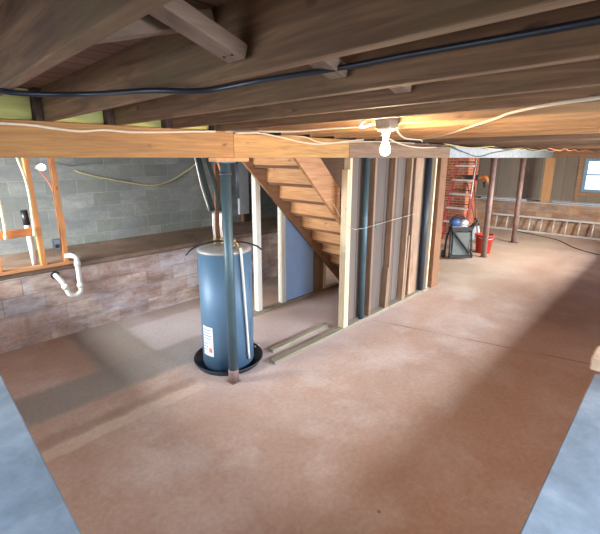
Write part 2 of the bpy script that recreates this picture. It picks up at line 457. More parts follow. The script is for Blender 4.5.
sbox('floor', XW0, XW1, YW0, YW1, -.12, 0, mat=M['floor'])
sbox('ceiling', XW0-.2, XW1+.2, YW0-.2, YW1+.2, ZS, ZS+.05, mat=M['subfloor'])
# lower block benches and their concrete caps
sbox('wall_low_left', XW0, XI, YI, YB, 0, ZL-.06, mat=M['wall_low_y'])
sbox('wall_cap_left', XW0, XI, YI, YB, ZL-.06, ZL, mat=M['ledge_near'], bev=.006)
sbox('wall_low_front', XW0, XW1, YW0, YI, 0, ZL-.06, mat=M['wall_low'])
b = B(); b.box(XW0, 2.7, YW0, YI, ZL-.06, ZL, bev=.006); obj('wall_cap_front', b, M['ledge_near'], kind='structure')
sbox('wall_cap_front_far', 2.7, XW1, YW0, YI-.03, ZL-.06, ZL, mat=M['brick_tan'], bev=.01)
sbox('wall_low_back', XW0, XW1, YB, YW1, 0, ZL-.06, mat=M['wall_low'])
sbox('wall_cap_back', XW0, XW1, YB+.012, YW1, ZL-.06, ZL, mat=M['ledge_back'], bev=.012)
sbox('wall_low_right', XF, XW1, YI, YB, 0, ZL-.03, mat=M['wall_low_y'])
sbox('wall_cap_right', XF-.02, XW1, YI, YB, ZL-.03, ZL, mat=M['ledge_far'], bev=.008)

def wall_open(name, axis, pos, th, a0, a1, openings, mat, z0=ZL, z1=ZS):
    """wall along the other axis with rectangular window openings (a, b, zlo, zhi)"""
    b = B()
    def bx(p, q, zl, zh):
        if q-p < 1e-4 or zh-zl < 1e-4: return
        if axis == 'x': b.box(pos, pos+th, p, q, zl, zh, bev=0)
        else: b.box(p, q, pos, pos+th, zl, zh, bev=0)
    cur = a0
    for (p, q, zl, zh) in sorted(openings):
        bx(cur, p, z0, z1); bx(p, q, z0, zl); bx(p, q, zh, z1); cur = q
    bx(cur, a1, z0, z1)
    obj(name, b, mat, kind='structure')

def window(name, axis, pos, a0, a1, z0, z1, sashes=2, frame=.045, depth=.1, mat=None):
    """double-hung window: frame, meeting rail, panes"""
    mat = mat or M['win_frame']
    r = bpy.data.objects.new(name, None); COL.objects.link(r); r['kind'] = 'structure'
    mid = (a0+a1)/2
    r.location = (pos, mid, z0) if axis == 'x' else (mid, pos, z0)
    def bx(b, p, q, zl, zh, d0, d1, bev=.003):
        if axis == 'x': b.box(pos+d0, pos+d1, p, q, zl, zh, bev=bev)
        else: b.box(p, q, pos+d0, pos+d1, zl, zh, bev=bev)
    b = B()
    bx(b, a0, a0+frame, z0, z1, 0, depth); bx(b, a1-frame, a1, z0, z1, 0, depth)
    bx(b, a0+frame, a1-frame, z0, z0+frame, 0, depth); bx(b, a0+frame, a1-frame, z1-frame, z1, 0, depth)
    obj('window_frame', b, mat, r)
    zm = (z0+z1)/2+.02
    for (lo, hi, d) in ((z0+frame, zm+.02, .02), (zm-.02, z1-frame, .055)):
        s_ = B(); w = .03; p, q = a0+frame, a1-frame
        bx(s_, p, p+w, lo, hi, d, d+.03); bx(s_, q-w, q, lo, hi, d, d+.03)
        bx(s_, p+w, q-w, lo, lo+w, d, d+.03); bx(s_, p+w, q-w, hi-w, hi, d, d+.03)
        so = obj('sash', s_, mat, r)
        g = B(); bx(g, p+w, q-w, lo+w, hi-w, d+.012, d+.018, bev=0); obj('pane', g, M['glass'], so)
    return r

W1 = (1.05, 2.16, 1.16, 2.08)
wall_open('wall_right', 'x', XW1, .2, YW0, YW1, [W1], M['far_wall'])
window('window_1', 'x', XW1+.02, W1[0], W1[1], W1[2], W1[3])
WB = [(.7, 2.6, 1.15, 2.1), (4.1, 5.8, 1.15, 2.1)]
wall_open('wall_left', 'x', XW0-.2, .2, YW0-.2, YW1, WB, M['wall_y'])
window('window_2', 'x', XW0-.15, *WB[0]); window('window_3', 'x', XW0-.15, *WB[1])
WC = [(.5, 2.1, 1.15, 2.1), (3.9, 5.9, 1.15, 2.1), (8.2, 10.2, 1.15, 2.1)]
wall_open('wall_front', 'y', YW0-.2, .2, XW0, XW1+.2, WC, M['wall_up'])
window('window_4', 'y', YW0-.15, *WC[0]); window('added_window_5', 'y', YW0-.15, *WC[1]); window('window_6', 'y', YW0-.15, *WC[2])  # middle one is an unseen window added to let in more light
wall_open('wall_back', 'y', YW1, .2, XW0-.2, XW1+.2, [], M['wall_up'], z0=0)

# wood framing round the far window
b = B()
b.box(XW1-.045, XW1, .4, 3.1, 2.12, 2.29); b.box(XW1-.03, XW1, 2.19, 2.29, ZL, 2.12); b.box(XW1-.03, XW1, .9, 2.19, 1.04, 1.14)
obj('trim_1', b, wood('window_trim_wood', (150, 108, 78), (188, 146, 110), 'y', .7), kind='structure')

# ground outside the far window
sbox('ground_lawn', XW1+.25, 16.2, -12, 14, .95, 1.0, mat=M['grass'])
sbox('ground_drive', 16.2, 60, -30, 34, .95, 1.0, mat=M['drive'])

# ------------------------------------------------------------------ joists
J0, JS = .29, .4064
near_x = [J0+JS*k for k in range(-3, 33)]
for k in range(-3, 33):
    x = J0+JS*k
    if x+.02 > XW1: continue
    b = B(); b.box(x-.0195, x+.0195, YW0, 2.9, ZT, ZS, bev=.0025)
    if k < 0:
        lab = 'grey-brown floor joist over the left concrete ledge, ' + {-1: 'nearest', -2: 'second', -3: 'third'}[k] + ' outward from the ledge edge'
    elif k == 0: lab = 'dark floor joist at the top left corner, crossed by the nearest diagonal board'
    else:
        lab = 'floor joist under the boards overhead, %s counting away from the camera' % ordw(k)
    obj('floor_joist', b, M['joist'] if k < 5 else M['joist_lit'] if k < 11 else M['joist_dim'], None, lab, 'floor joist', 'floor joists from the camera side to the beam')  # wood tone steps with the bulb light: unlit near, lit middle, dim far
for k in range(-1, 33):
    x = J0+JS*k-.0405
    if x > XW1: continue
    y0 = 4.02 if 2.55 < x < 5.3 else 2.765
    b = B(); b.box(x-.0195, x+.0195, y0, YW1, ZT, ZS, bev=.0025)
    lab = 'aged joist on the far side of the beam, %s counting from the left end' % ordw(k+1)
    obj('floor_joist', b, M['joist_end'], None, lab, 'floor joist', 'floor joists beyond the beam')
# headers round the stair opening
b = B(); b.box(2.5, 5.33, 3.975, 4.015, ZT, ZS); obj('header_board', b, M['joist_end'], None, 'header board boxing the floor opening above the stair', 'board')
# greenish blocking between joists over the beam
for k in range(-1, 4):
    x0 = J0+JS*k+.021; x1 = J0+JS*(k+1)-.021
    b = B(); b.box(x0, x1-.042, 2.84, 2.878, ZT, ZS-.002)
    lab = ['yellow-green blocking board over the beam at the far left edge', 'yellow-green blocking board over the beam, left of the dark joist end',
           'yellow-green blocking board over the beam under the black hose', 'yellow-green blocking board over the beam left of the splice',
           'yellow-green blocking board over the beam nearest the splice'][k+1]
    obj('blocking_board', b, M['green_wood'], None, lab, 'board', 'blocking boards over the beam')
# cross bridging
for k in range(0, 12):
    xa = J0+JS*k+.0215; xb = J0+JS*(k+1)-.0215
    for s, y in ((0, .865), (1, 1.0)):
        p, q = ((xa+.012, y, ZS-.03), (xb-.012, y, ZT+(.045 if k == 0 else .058))) if s == 0 else ((xa+.012, y, ZT+.05), (xb-.012, y, ZS-.03))
        lab = ('large diagonal bridging board at the top left, nailed low on the second joist' if (k, s) == (0, 0) else
               'pinkish bridging board rising behind the large diagonal one at top left' if (k, s) == (0, 1) else
               'bridging board between %s and %s joists from the camera, %s' % (ordw(k), ordw(k+1), 'falling rightward' if s == 0 else 'rising rightward'))
        if k == 0 and s == 0: root = None
        b = B(); b.bar(p, q, .07, .038, (0, 0, 1), .003)
        o = obj('bridging_board', b, M['brace'], None, lab, 'board', 'cross bridging between the joists')
        if k == 0:
            for yy in (-.018, .014):
                e = Vector(q if s == 0 else p); d = (Vector(q)-Vector(p)).normalized()*(-1 if s == 0 else 1)
                c = e+d*.035+Vector((0, yy, -.019))
                n = B(); n.lathe(c-Vector((0, 0, .002)), [(0, -.001), (.004, -.001), (.004, .004), (0, .004)], 8)
                obj('nail_head', n, M['nail'], o)

# ------------------------------------------------------------------ beams
b = B(); b.box(XW0, 2.035, 2.757, 2.884, ZB, ZT); obj('support_beam', b, M['beam'], None, 'orange-brown timber beam at the left, up to the splice over the water heater', 'beam')
b = B(); b.box(2.04, 3.62, 2.762, 2.884, ZB, ZT-.012); obj('support_beam', b, wood('amber_beam_wood', (154, 104, 48), (196, 146, 80), 'x', .6, knot=(84, 44, 24), vary=.02), None, 'amber timber beam between the splice over the heater and the pale doubled stud', 'beam')
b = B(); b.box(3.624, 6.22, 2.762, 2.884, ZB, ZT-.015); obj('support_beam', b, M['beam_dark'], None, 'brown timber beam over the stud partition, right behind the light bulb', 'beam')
b = B(); b.box(6.225, 13.1, 2.85, 2.97, ZB, 2.28, bev=.004); obj('support_beam', b, M['white_beam'], None, 'beam with chipped white paint beyond the partition, on two brown posts', 'beam')

def post(x, y, r, mat, label, top=ZB, plate=True, bracket=False, w=.1):
    e = empty('support_post', (x, y, 0), label, 'post', 'posts under the beam line')
    b = B(); b.lathe((x, y, .006 if plate else 0), [(0, 0), (r, 0), (r, top-.012), (0, top-.012)], 28); obj('shaft', b, mat, e)
    if plate:
        b = B(); b.box(x-w/2, x+w/2, y-w/2, y+w/2, 0, .006, bev=.001); obj('base_plate', b, M['rust'], e)
    b = B(); b.box(x-w*.7, x+w*.7, y-.055, y+.055, top-.008, top, bev=.001); obj('top_plate', b, mat, e)
    return e
e = post(1.985, 2.82, .043, M['steel_post'], 'teal steel post standing in front of the water heater')
b = B(); b.lathe((1.985, 2.82, 1.95), [(.043, 0), (.052, 0), (.052, .03), (.043, .03)], 28); obj('collar', b, M['steel_dark'], e)
b = B(); b.lathe((1.985, 2.82, .0065), [(.043, 0), (.050, 0), (.049, .12), (.043, .125)], 28); obj('rusted_foot', b, M['rust'], e, label='rusty brown foot')
post(4.03, 2.803, .038, M['steel_post'], 'dark teal steel post in the partition, beside the pale doubled stud', w=.085)
post(5.64, 2.803, .042, M['steel_dark'], 'dark steel post near the far end of the stud partition', w=.09)
post(8.72, 2.93, .058, M['rust'], 'rusty brown post beside the red bucket', w=.14)
post(10.8, 2.95, .055, M['rust'], 'rusty brown post in front of the ladder on its side', w=.2)
# wooden end post on the far ledge
b = B(); b.box(12.94, 13.08, 2.76, 2.97, ZL, ZB); obj('wooden_post', b, wood('light_post_wood', (196, 140, 90), (224, 172, 118), 'z', .6), None, 'light timber post on the far ledge under the white beam end', 'post')
# bolted pad under the splice
b = B(); b.box(1.86, 2.2, 2.765, 2.876, ZB-.032, ZB-.001); obj('wood_pad', b, M['tread'], None, 'wooden pad under the beam splice above the teal post', 'board')
for o in list(COL.objects):
    if o.name == 'support_post':
        for c in o.children:
            if c.name.startswith('top_plate'): c.location.z -= .034
            if c.name.startswith('shaft'): c.scale.z = (ZB-.046)/(ZB-.012)

# ------------------------------------------------------------------ stud partition
P = empty('stud_partition', (4.3, 2.8, 0), 'open stud partition wall backed with grey boards under the beam', 'partition')
b = B(); b.box(2.47, 5.86, 2.762, 2.852, 0, .038); obj('sole_plate', b, M['plate'], P)
b = B(); b.box(3.72, 6.2, 2.856, 2.868, .04, ZB-.002, bev=0); obj('panel', b, M['panel_grey'], P)
def stud(x0, x1, z1, mat, y0=2.764, y1=2.852, z0=.039, dx=0, parent=P, name='stud'):
    b = B(); b.bar(((x0+x1)/2+dx, (y0+y1)/2, z0), ((x0+x1)/2, (y0+y1)/2, z1), x1-x0, y1-y0, (0, 1, 0), .003)
    return obj(name, b, mat, parent)
stud(3.655, 3.697, ZB-.002, M['stud_new']); stud(3.611, 3.653, 1.97, M['stud_new'])
stud(4.16, 4.20, ZB-.002, M['stud_old'], dx=-.01); stud(4.62, 4.66, ZB-.002, M['stud_old'], dx=-.03)
stud(4.575, 4.615, .62, M['stud_old'], dx=-.03)
stud(5.05, 5.09, ZB-.002, M['stud_old'], dx=-.05); stud(5.095, 5.135, 1.0, M['stud_old'], dx=-.05)
stud(5.27, 5.49, ZB-.002, M['stud_old'], y0=2.815, y1=2.85)
stud(5.78, 5.82, ZB-.002, M['stud_new'], dx=-.02)
stud(5.95, 6.17, ZB-.002, M['stud_brown'], z0=0, y0=2.764, y1=2.85)
b = B(); b.box(4.205, 4.225, 2.75, 2.763, 1.22, 1.3); obj('junction_box', b, plain('teal_plastic_box', (40, 110, 110), .5), P, label='small teal electrical box')
b = B(); b.tube([(3.35, 2.745, 1.6), (3.5, 2.745, 1.42), (3.7, 2.752, 1.29), (3.9, 2.752, 1.26), (4.2, 2.748, 1.27), (4.6, 2.748, 1.29), (5.2, 2.748, 1.31)], .003, 8, 5)
obj('pale_string', b, M['braid'], None, 'thin pale cable strung waist-high across the stud partition', 'cable')
b = B(); b.bar((2.62, 3.0, .019), (3.6, 3.02, .019), .07, .036, (0, 0, 1)); obj('loose_board', b, M['plate'], None, 'loose board on the floor just behind the partition sole plate', 'board')

# ------------------------------------------------------------------ stair
S = empty('staircase', (3.9, 3.4, 0), 'open wooden basement stair rising behind the beam, seen from beneath', 'staircase')
lo = lambda x: 5.05-x
def stringer(y0, y1, mat):
    b = B(); zt = 2.29
    x_top = 5.05-zt; v = .39
    poly = [(x_top, zt), (x_top+v, zt), (5.05+v, 0), (5.05, 0)]
    b.prism(poly, 'y', y0, y1); return obj('stringer', b, mat, S)
stringer(2.945, 2.985, M['stringer']); stringer(3.88, 3.92, wood('dark_stringer_wood', (136, 98, 70), (172, 130, 96), 'x', .7))
for k in range(0, 10):
    z = 2.2-.22*k; a = 5.13-z
    b = B(); b.box(a, a+.25, 2.987, 3.878, z, z+.036); obj('tread', b, M['tread_shaded'], S)
    b = B(); b.box(a+.205, a+.223, 2.987, 3.878, max(z-.22+.037, .002), z-.001); obj('riser', b, M['tread'], S)

# framing beyond the stair
Fm = empty('stud_frame', (3.9, 3.97, 0), 'low pale stud frame under the far side of the stair', 'stud frame')
b = B(); b.box(2.98, 5.0, 3.93, 4.02, 0, .038); obj('sole_plate', b, M['plate'], Fm)
def fstud(x0, x1, mat):
    z = min(ZT-.01, lo(x0)-.03 if 0 else 2.28)
    # cut to run up behind the stringer
    b = B(); b.box(x0, x1, 3.935, 4.015, .039, min(2.28, lo(x0)+.25)); obj('stud', b, mat, Fm)
fstud(3.22, 3.3, M['stud_white']); fstud(3.67, 3.75, M['stud_white']); fstud(4.6, 4.64, M['stud_new'])
b = B()
b.prism([(3.755, .04), (4.36, .04), (4.36, .95), (3.755, 1.42)], 'y', 3.96, 3.99); obj('foam_panel', b, M['panel_blue'], Fm, label='pale blue panel')
b = B(); b.prism([(4.365, .04), (4.59, .04), (4.59, .7), (4.365, .92)], 'y', 3.955, 3.985); obj('plywood_panel', b, M['panel_brown'], Fm)

# stud on the back ledge and pale board behind heater
b = B(); b.bar((3.46, 5.2, ZL), (3.52, 5.2, ZT-.002), .09, .04, (0, 1, 0)); obj('timber_stud', b, M['stud_brown'], None, 'brown stud standing on the back ledge behind the teal post', 'stud')
b = B(); b.box(4.62, 4.86, 6.14, 6.198, 1.02, 2.48, bev=.006); obj('painted_board', b, M['white_board'], None, 'tall pale board on the back wall, right of the water heater pipes', 'board')
b = B(); b.box(4.7, 4.76, 6.14, 6.197, ZL, 1.018); obj('timber_prop', b, M['stud_brown'], None, 'short wood prop under the tall pale board on the back ledge', 'board')
# dark board pieces at the back ledge between the studs
b = B(); b.box(4.9, 7.2, 5.3, 5.36, ZL, 2.3, bev=.003); obj('board_wall', b, plank_mat('old_brown_wall_boards', (98, 70, 54), (134, 100, 78), .18, 'x'), None, 'rough brown board wall on the back ledge, seen past the stair studs', 'partition')

# ------------------------------------------------------------------ water heater
HX, HY = 2.2, 3.2
e = empty('drain_pan', (HX, HY, 0), 'black round drain pan under the water heater', 'pan')
b = B(); b.lathe((HX, HY, 0), [(0, .002), (.32, .002), (.35, .055), (.36, .06), (.362, .05), (.33, 0), (0, 0)], 48); obj('pan_dish', b, M['pan'], e)
b = B(); b.lathe((HX+.355, HY-.03, .03), [(0, -.02), (.018, -.02), (.018, .03), (0, .03)], 14, (1, -.1, 0)); obj('drain_fitting', b, M['white_pvc'], e)
W = empty('water_heater', (HX, HY, .004), 'tall blue-grey cylindrical water heater standing in a black pan', 'water heater')
R = .265
b = B(); b.lathe((HX, HY, .004), [(0, 0), (R-.01, 0), (R-.008, .03), (R, .034), (R, 1.2), (0, 1.2)], 64); obj('tank', b, M['heater'], W)
b = B(); b.lathe((HX, HY, 1.2), [(0, .005), (R+.004, .005), (R+.004, .022), (R-.02, .04), (.1, .052), (0, .054)], 64); obj('top_cap', b, M['heater_top'], W)
def polar(r, a, z): return (HX+r*math.cos(a), HY+r*math.sin(a), z)
# service label curved on the left front of the tank
a0, a1 = math.radians(172), math.radians(202)
def curved(z0, z1, a0, a1, r, n=8):
    b = B(); bm = b.bm; L = []
    for rr in (r, r+.0015):
        L.append([[bm.verts.new(polar(rr, a0+(a1-a0)*i/n, z)) for i in range(n+1)] for z in (z0, z1)])
    for i in range(n):
        bm.faces.new((L[1][0][i], L[1][0][i+1], L[1][1][i+1], L[1][1][i])); bm.faces.new((L[0][0][i], L[0][1][i], L[0][1][i+1], L[0][0][i+1]))
    for row in (0, 1):
        for i in range(n): bm.faces.new((L[0][row][i], L[0][row][i+1], L[1][row][i+1], L[1][row][i]))
    for i in (0, n): bm.faces.new((L[0][0][i], L[1][0][i], L[1][1][i], L[0][1][i]))
    return b
lb = obj('service_label', curved(.16, .47, a0, a1, R+.001), M['paper'], W, label='white paper label')
for i, (zz, q0, q1) in enumerate(((.43, .1, .85), (.40, .1, .7), (.37, .1, .9), (.34, .1, .8), (.28, .1, .5), (.25, .1, .55), (.22, .1, .45))):
    obj('print_line', curved(zz, zz+.012, a0+(a1-a0)*q0, a0+(a1-a0)*q1, R+.003), M['ink'], lb)
obj('print_block', curved(.2, .25, a0+(a1-a0)*.6, a0+(a1-a0)*.9, R+.003), M['red_ink'], lb)
# access cover
obj('access_cover', curved(.3, .5, math.radians(296), math.radians(322), R+.002), M['heater'], W)
obj('access_cover', curved(.82, 1.0, math.radians(296), math.radians(322), R+.002), M['heater'], W)
# relief valve + pale discharge tube down the right front
va = math.radians(268)
b = B(); vp = Vector(polar(R-.09, va, 1.25)); b.tube([vp, vp+Vector((0, 0, .05))], .014, 14); b.lathe(vp+Vector((0, 0, .05)), [(0, 0), (.022, 0), (.022, .03), (.012, .045), (0, .045)], 16)
b.tube([vp+Vector((0, 0, .055)), vp+Vector((.01, -.05, .055)), polar(R+.022, va, 1.27)], .012, 10); b.box(vp.x-.01, vp.x+.012, vp.y-.02, vp.y+.05, vp.z+.09, vp.z+.096, .001)
obj('relief_valve', b, M['brass'], W)
b = B(); b.tube([polar(R+.022, va, 1.265), polar(R+.026, va, 1.2), polar(R+.022, math.radians(275), .6), polar(R+.02, math.radians(281), .1)], .0125, 12, 5); obj('discharge_pipe', b, M['white_pvc'], W, label='thin white discharge pipe')
# nipples and braided connectors
for i, (dx, dy) in enumerate(((-.07, .05), (-.02, -.0))):
    c = Vector((HX+dx, HY+dy, 1.245)); b = B(); b.tube([c, c+Vector((0, 0, .06))], .014, 12); b.lathe(c+Vector((0, 0, .055)), [(0, 0), (.02, 0), (.02, .03), (0, .03)], 6)
    obj('nipple', b, M['brass'], W)
    b = B(); b.tube([c+Vector((0, 0, .085)), c+Vector((-.008, 0, .2)), c+Vector((-.002, 0, .34))], .0125, 12, 5); obj('water_connector', b, M['braid'], W, label='braided metal connector')
# supply pipes going up into the floor
b = B(); b.tube([(HX-.075, HY+.05, 1.6), (HX-.12, HY+.09, 1.85), (HX-.16, HY+.13, 2.12), (HX-.2, HY+.17, 2.44)], .023, 14, 4); obj('insulated_pipe', b, M['foam'], None, 'dark foam-wrapped water pipe rising left of the teal post', 'pipe')
b = B(); b.tube([(HX-.03, HY, 1.6), (HX-.05, HY+.03, 1.85), (HX-.09, HY+.09, 2.12), (HX-.11, HY+.13, 2.44)], .019, 14, 4); obj('insulated_pipe', b, M['foam'], None, 'dark water pipe running beside the salmon cable above the heater', 'pipe')
b = B(); b.tube([(HX-.12, HY+.055, 1.6), (HX-.165, HY+.1, 1.85), (HX-.2, HY+.13, 2.12), (HX-.24, HY+.16, 2.44)], .0045, 10, 4); obj('pale_pipe', b, M['braid'], None, 'thin pale pipe along the left of the foam-wrapped pipes', 'pipe')
b = B(); b.tube([(HX-.0, HY-.04, 1.62), (HX+.005, HY-.02, 1.75), (HX+.005, HY-.03, 1.9), (HX-.03, HY, 2.05), (HX-.06, HY, 2.2), (HX-.08, HY, 2.45)], .009, 10, 5); obj('power_cable', b, M['salmon'], None, 'salmon-coloured cable hanging down beside the water heater pipes', 'cable')
b = B(); b.tube([(1.865, 3.365, 1.18), (1.9, 3.32, 1.235), (1.97, 3.29, 1.27), (2.07, 3.25, 1.29), (2.16, 3.2, 1.30), (2.27, 3.12, 1.29), (2.36, 3.05, 1.275), (2.44, 2.99, 1.24), (2.48, 2.95, 1.2)], .009, 10, 5); obj('black_hose', b, M['black_rubber'], None, 'black hose lying over the water heater top, drooping both sides', 'hose')
b = B(); b.tube([(HX+.02, HY+.02, 1.256), (HX+.02, HY+.02, 1.31)], .012, 10); b.lathe((HX+.02, HY+.02, 1.31), [(0, 0), (.026, 0), (.026, .018), (0, .02)], 12); obj('shutoff_valve', b, M['brass'], W)
# dark pipe bits behind post near beam
b = B(); b.tube([(2.28, 3.05, 2.09), (2.28, 3.05, 2.2), (2.28, 3.05, 2.44)], .022, 14); b.tube([(2.28, 3.05, 1.72), (2.28, 3.05, 2.09)], .016, 14); obj('drop_pipe', b, M['steel_dark'], None, 'dark pipe hanging from the joists just right of the teal post', 'pipe')

# ------------------------------------------------------------------ sink rough-in on the back ledge
Fr = empty('stud_frame', (.9, 5.1, ZL), 'orange stud framing on the back ledge at the left edge', 'stud frame')
b = B(); b.box(-.3, 1.36, 5.07, 5.155, ZL, ZL+.038); obj('sill_plate', b, M['sill_orange'], Fr)
for x, dx, mt in ((1.02, .02, M['stud_orange']), (1.27, 0, M['stud_orange'])):
    b = B(); b.bar((x+dx, 5.11, ZL+.039), (x-.01, 5.11, ZT-.001), .05, .08, (0, 1, 0)); obj('stud', b, mt, Fr)
b = B(); b.bar((.62, 5.11, ZL+.039), (.62, 5.11, 1.17), .06, .08, (0, 1, 0)); obj('stud', b, M['stud_orange'], Fr)
b = B(); b.bar((.5, 5.055, 1.3), (1.05, 5.055, 1.31), .05, .085, (0, 0, 1)); obj('cross_block', b, wood('orange_block_wood', (190, 106, 50), (222, 138, 74), 'x', .6), Fr)
b = B(); b.tube([(.9, 5.02, 2.3), (.93, 5.02, 2.1), (.97, 5.02, 1.9), (.985, 5.02, 1.7), (.98, 5.01, 1.45), (.975, 5.0, 1.31)], .013, 10, 5); b.lathe((.975, 5.0, 1.27), [(0, 0), (.018, 0), (.018, .05), (0, .05)], 12)
obj('water_line', b, M['cream_cable'], None, 'cream tube curving down the leftmost tall orange stud', 'pipe')
b = B(); b.tube([(.66, 5.02, 2.0), (.69, 5.0, 1.8), (.715, 5.0, 1.62), (.72, 5.0, 1.42), (.715, 5.0, 1.31)], .013, 10, 5); b.lathe((.715, 5.0, 1.27), [(0, 0), (.018, 0), (.018, .05), (0, .05)], 12)
obj('water_line', b, M['cream_cable'], None, 'cream tube at the left edge dropping to the orange cross block', 'pipe')
Vp = empty('drain_stub', (.98, 5.25, ZL), 'white pipe with black upper end standing behind the orange cross block', 'pipe')
b = B(); b.tube([(.985, 5.25, ZL), (.965, 5.25, 1.36)], .03, 16); obj('pipe', b, M['white_pvc'], Vp)
b = B(); b.tube([(.965, 5.25, 1.361), (.955, 5.25, 1.53)], .034, 16); obj('rubber_sleeve', b, M['black_rubber'], Vp, label='black rubber sleeve')
Ob = empty('outlet_box', (1.2, 5.13, 1.05), 'small grey metal box with dark round hole beside the right orange stud', 'electrical box')
b = B(); b.box(1.165, 1.235, 5.1, 5.16, 1.06, 1.18, .004); obj('box', b, M['grey_box'], Ob)
b = B(); b.lathe((1.2, 5.102, 1.1), [(0, 0), (.024, 0), (.024, .006), (.016, .008), (0, .002)], 20, (0, -1, 0)); obj('knockout', b, M['black_plastic'], Ob)
b = B(); b.tube([(1.3, 5.06, 1.0), (1.33, 5.06, .985)], .03, 14); obj('pipe_coupling', b, M['grey_box'], None, 'grey coupling at the top of the white drain trap', 'pipe')
Tp = empty('drain_trap', (1.27, 5.0, .48), 'white plastic drain trap looping from the ledge into the block wall', 'pipe')
b = B(); b.tube([(1.25, 5.04, .985), (1.31, 5.0, .985), (1.345, 4.98, .96), (1.35, 4.98, .9), (1.35, 4.98, .62), (1.345, 4.98, .55), (1.31, 4.98, .515), (1.26, 4.98, .515), (1.22, 4.98, .55), (1.2, 4.985, .62), (1.17, 5.0, .7), (1.14, 5.04, .755), (1.13, 5.085, .77)], .027, 18, 6); obj('pipe', b, M['white_pvc'], Tp)
for p, q in (((1.35, 4.98, .86), (1.35, 4.98, .91)), ((1.35, 4.98, .6), (1.35, 4.98, .64)), ((1.2, 4.985, .61), (1.185, 4.99, .66))):
    b = B(); b.tube([p, q], .036, 16); obj('slip_nut', b, M['white_pvc'], Tp)
b = B(); b.lathe((1.13, 5.079, .77), [(0, 0), (.048, 0), (.045, .004), (0, .005)], 20, (0, -1, 0)); obj('wall_hole_ring', b, M['black_plastic'], Tp, label='dark ring at the wall hole')
# pull-chain lampholder disc
Ld = empty('lamp_holder', (1.16, 5.2, 1.99), 'round white bulb glowing beside the leftmost tall orange stud', 'light bulb')
b = B(); b.lathe((1.1, 5.1, 2.0), [(0, -.002), (.02, -.002), (.024, .03), (0, .03)], 20, (.5, -1, 0)); obj('socket', b, M['porcelain'], Ld)
b = B(); b.lathe((1.1+.0134, 5.1-.0268, 2.0), [(0, 0), (.016, 0), (.02, .015), (.034, .035), (.038, .055), (.03, .08), (.014, .093), (0, .096)], 24, (.5, -1, 0)); obj('bulb', b, emit('small_bulb_glow', (1, .93, .8, 1), 3.0), Ld)
b = B(); b.tube([(1.12, 5.2, 2.0), (1.2, 5.5, 1.98), (1.33, 5.6, 1.78), (1.42, 5.6, 1.4), (1.43, 5.6, 1.2)], .009, 8, 5); obj('orange_cord', b, M['salmon'], None, 'orange cord slanting down between the two tall orange studs', 'cable')
b = B(); b.tube([(1.3, 5.16, 2.05), (1.74, 6.17, 1.99), (1.85, 6.17, 1.9), (2.25, 6.17, 1.79), (2.86, 6.17, 1.67), (3.21, 6.17, 1.72), (3.5, 6.17, 1.86), (3.72, 6.1, 2.02), (3.9, 6.0, 2.28)], .008, 8, 6); obj('sagging_cable', b, M['romex_y'], None, 'yellowish cable sagging across the grey block wall', 'cable')

# ------------------------------------------------------------------ ceiling lamp
LX, LY = 2.245, 1.425
Lm = empty('ceiling_lamp', (LX, LY, 2.12), 'bare glowing bulb in a socket below the joists', 'lamp')
b = B(); b.box(LX-.05, 2.3015, LY-.055, LY+.055, 2.282, 2.36, .006); obj('mounting_box', b, M['plate'], Lm)
b = B(); b.lathe((LX, LY, 2.262), [(0, .019), (.058, .019), (.058, .01), (.045, .002), (.026, -.002), (.022, -.03), (0, -.03)], 32); obj('porcelain_holder', b, M['porcelain'], Lm)
b = B(); b.lathe((LX, LY, 2.145), [(0, -.032), (.014, -.03), (.026, -.02), (.032, 0), (.03, .018), (.022, .042), (.014, .06), (.0135, .092), (0, .092)], 28)
BULB = obj('bulb', b, emit('bulb_glow', (1, .76, .50, 1), 520), Lm)

# second bare bulb beyond the partition, lights the chimney
Lm2 = empty('ceiling_lamp', (9.6, 4.9, 2.14), 'bare bulb near the brick chimney behind the partition', 'lamp')
b = B(); b.lathe((9.6, 4.9, 2.29), [(0, .018), (.058, .018), (.058, .01), (.03, 0), (.022, -.03), (0, -.03)], 28); obj('porcelain_holder', b, M['porcelain'], Lm2)
b = B(); b.lathe((9.6, 4.9, 2.17), [(0, -.032), (.014, -.03), (.026, -.02), (.032, 0), (.03, .018), (.022, .042), (.014, .06), (.0135, .092), (0, .092)], 24); obj('bulb', b, emit('bulb_glow_far', (1, .74, .42, 1), 200), Lm2)

# ------------------------------------------------------------------ cables under the joists
def cable(pts, r, mat, label, n=6, name='cable'):
    b = B(); b.tube(pts, r, 8, n); return obj(name, b, mat, None, label, 'cable')
cable([(-.9, 2.748, 2.27), (.0, 2.748, 2.275), (.45, 2.748, 2.285), (.6, 2.748, 2.283), (.72, 2.748, 2.27), (.86, 2.748, 2.262), (1.0, 2.748, 2.275), (1.18, 2.748, 2.27), (1.42, 2.748, 2.28), (1.68, 2.748, 2.296), (1.85, 2.748, 2.304)], .008, M['romex'], 'pale cable stapled along the front of the left timber beam')
b = B(); b.tube([(.1, 1.62, 2.33), (.3, 1.56, 2.30), (.5, 1.5, 2.31), (.58, 1.2, 2.297), (.69, 1.07, 2.295), (.85, 1.0, 2.335), (1.02, .84, 2.37), (1.045, .6, 2.375), (1.045, .32, 2.37), (1.045, .1, 2.37), (1.045, -.4, 2.38)], .0085, 12, 8)
obj('black_cable', b, M['black_rubber'], None, 'thick black cable looping under the joists across the whole ceiling', 'cable')
cable([(LX-.0, LY+.062, 2.32), (2.2, 1.6, 2.302), (2.2, 1.85, 2.3), (2.13, 2.15, 2.29), (1.98, 2.4, 2.295), (2.0, 2.66, 2.305), (1.95, 2.75, 2.31)], .007, M['romex'], 'white cable running from the bulb box left to the beam splice')
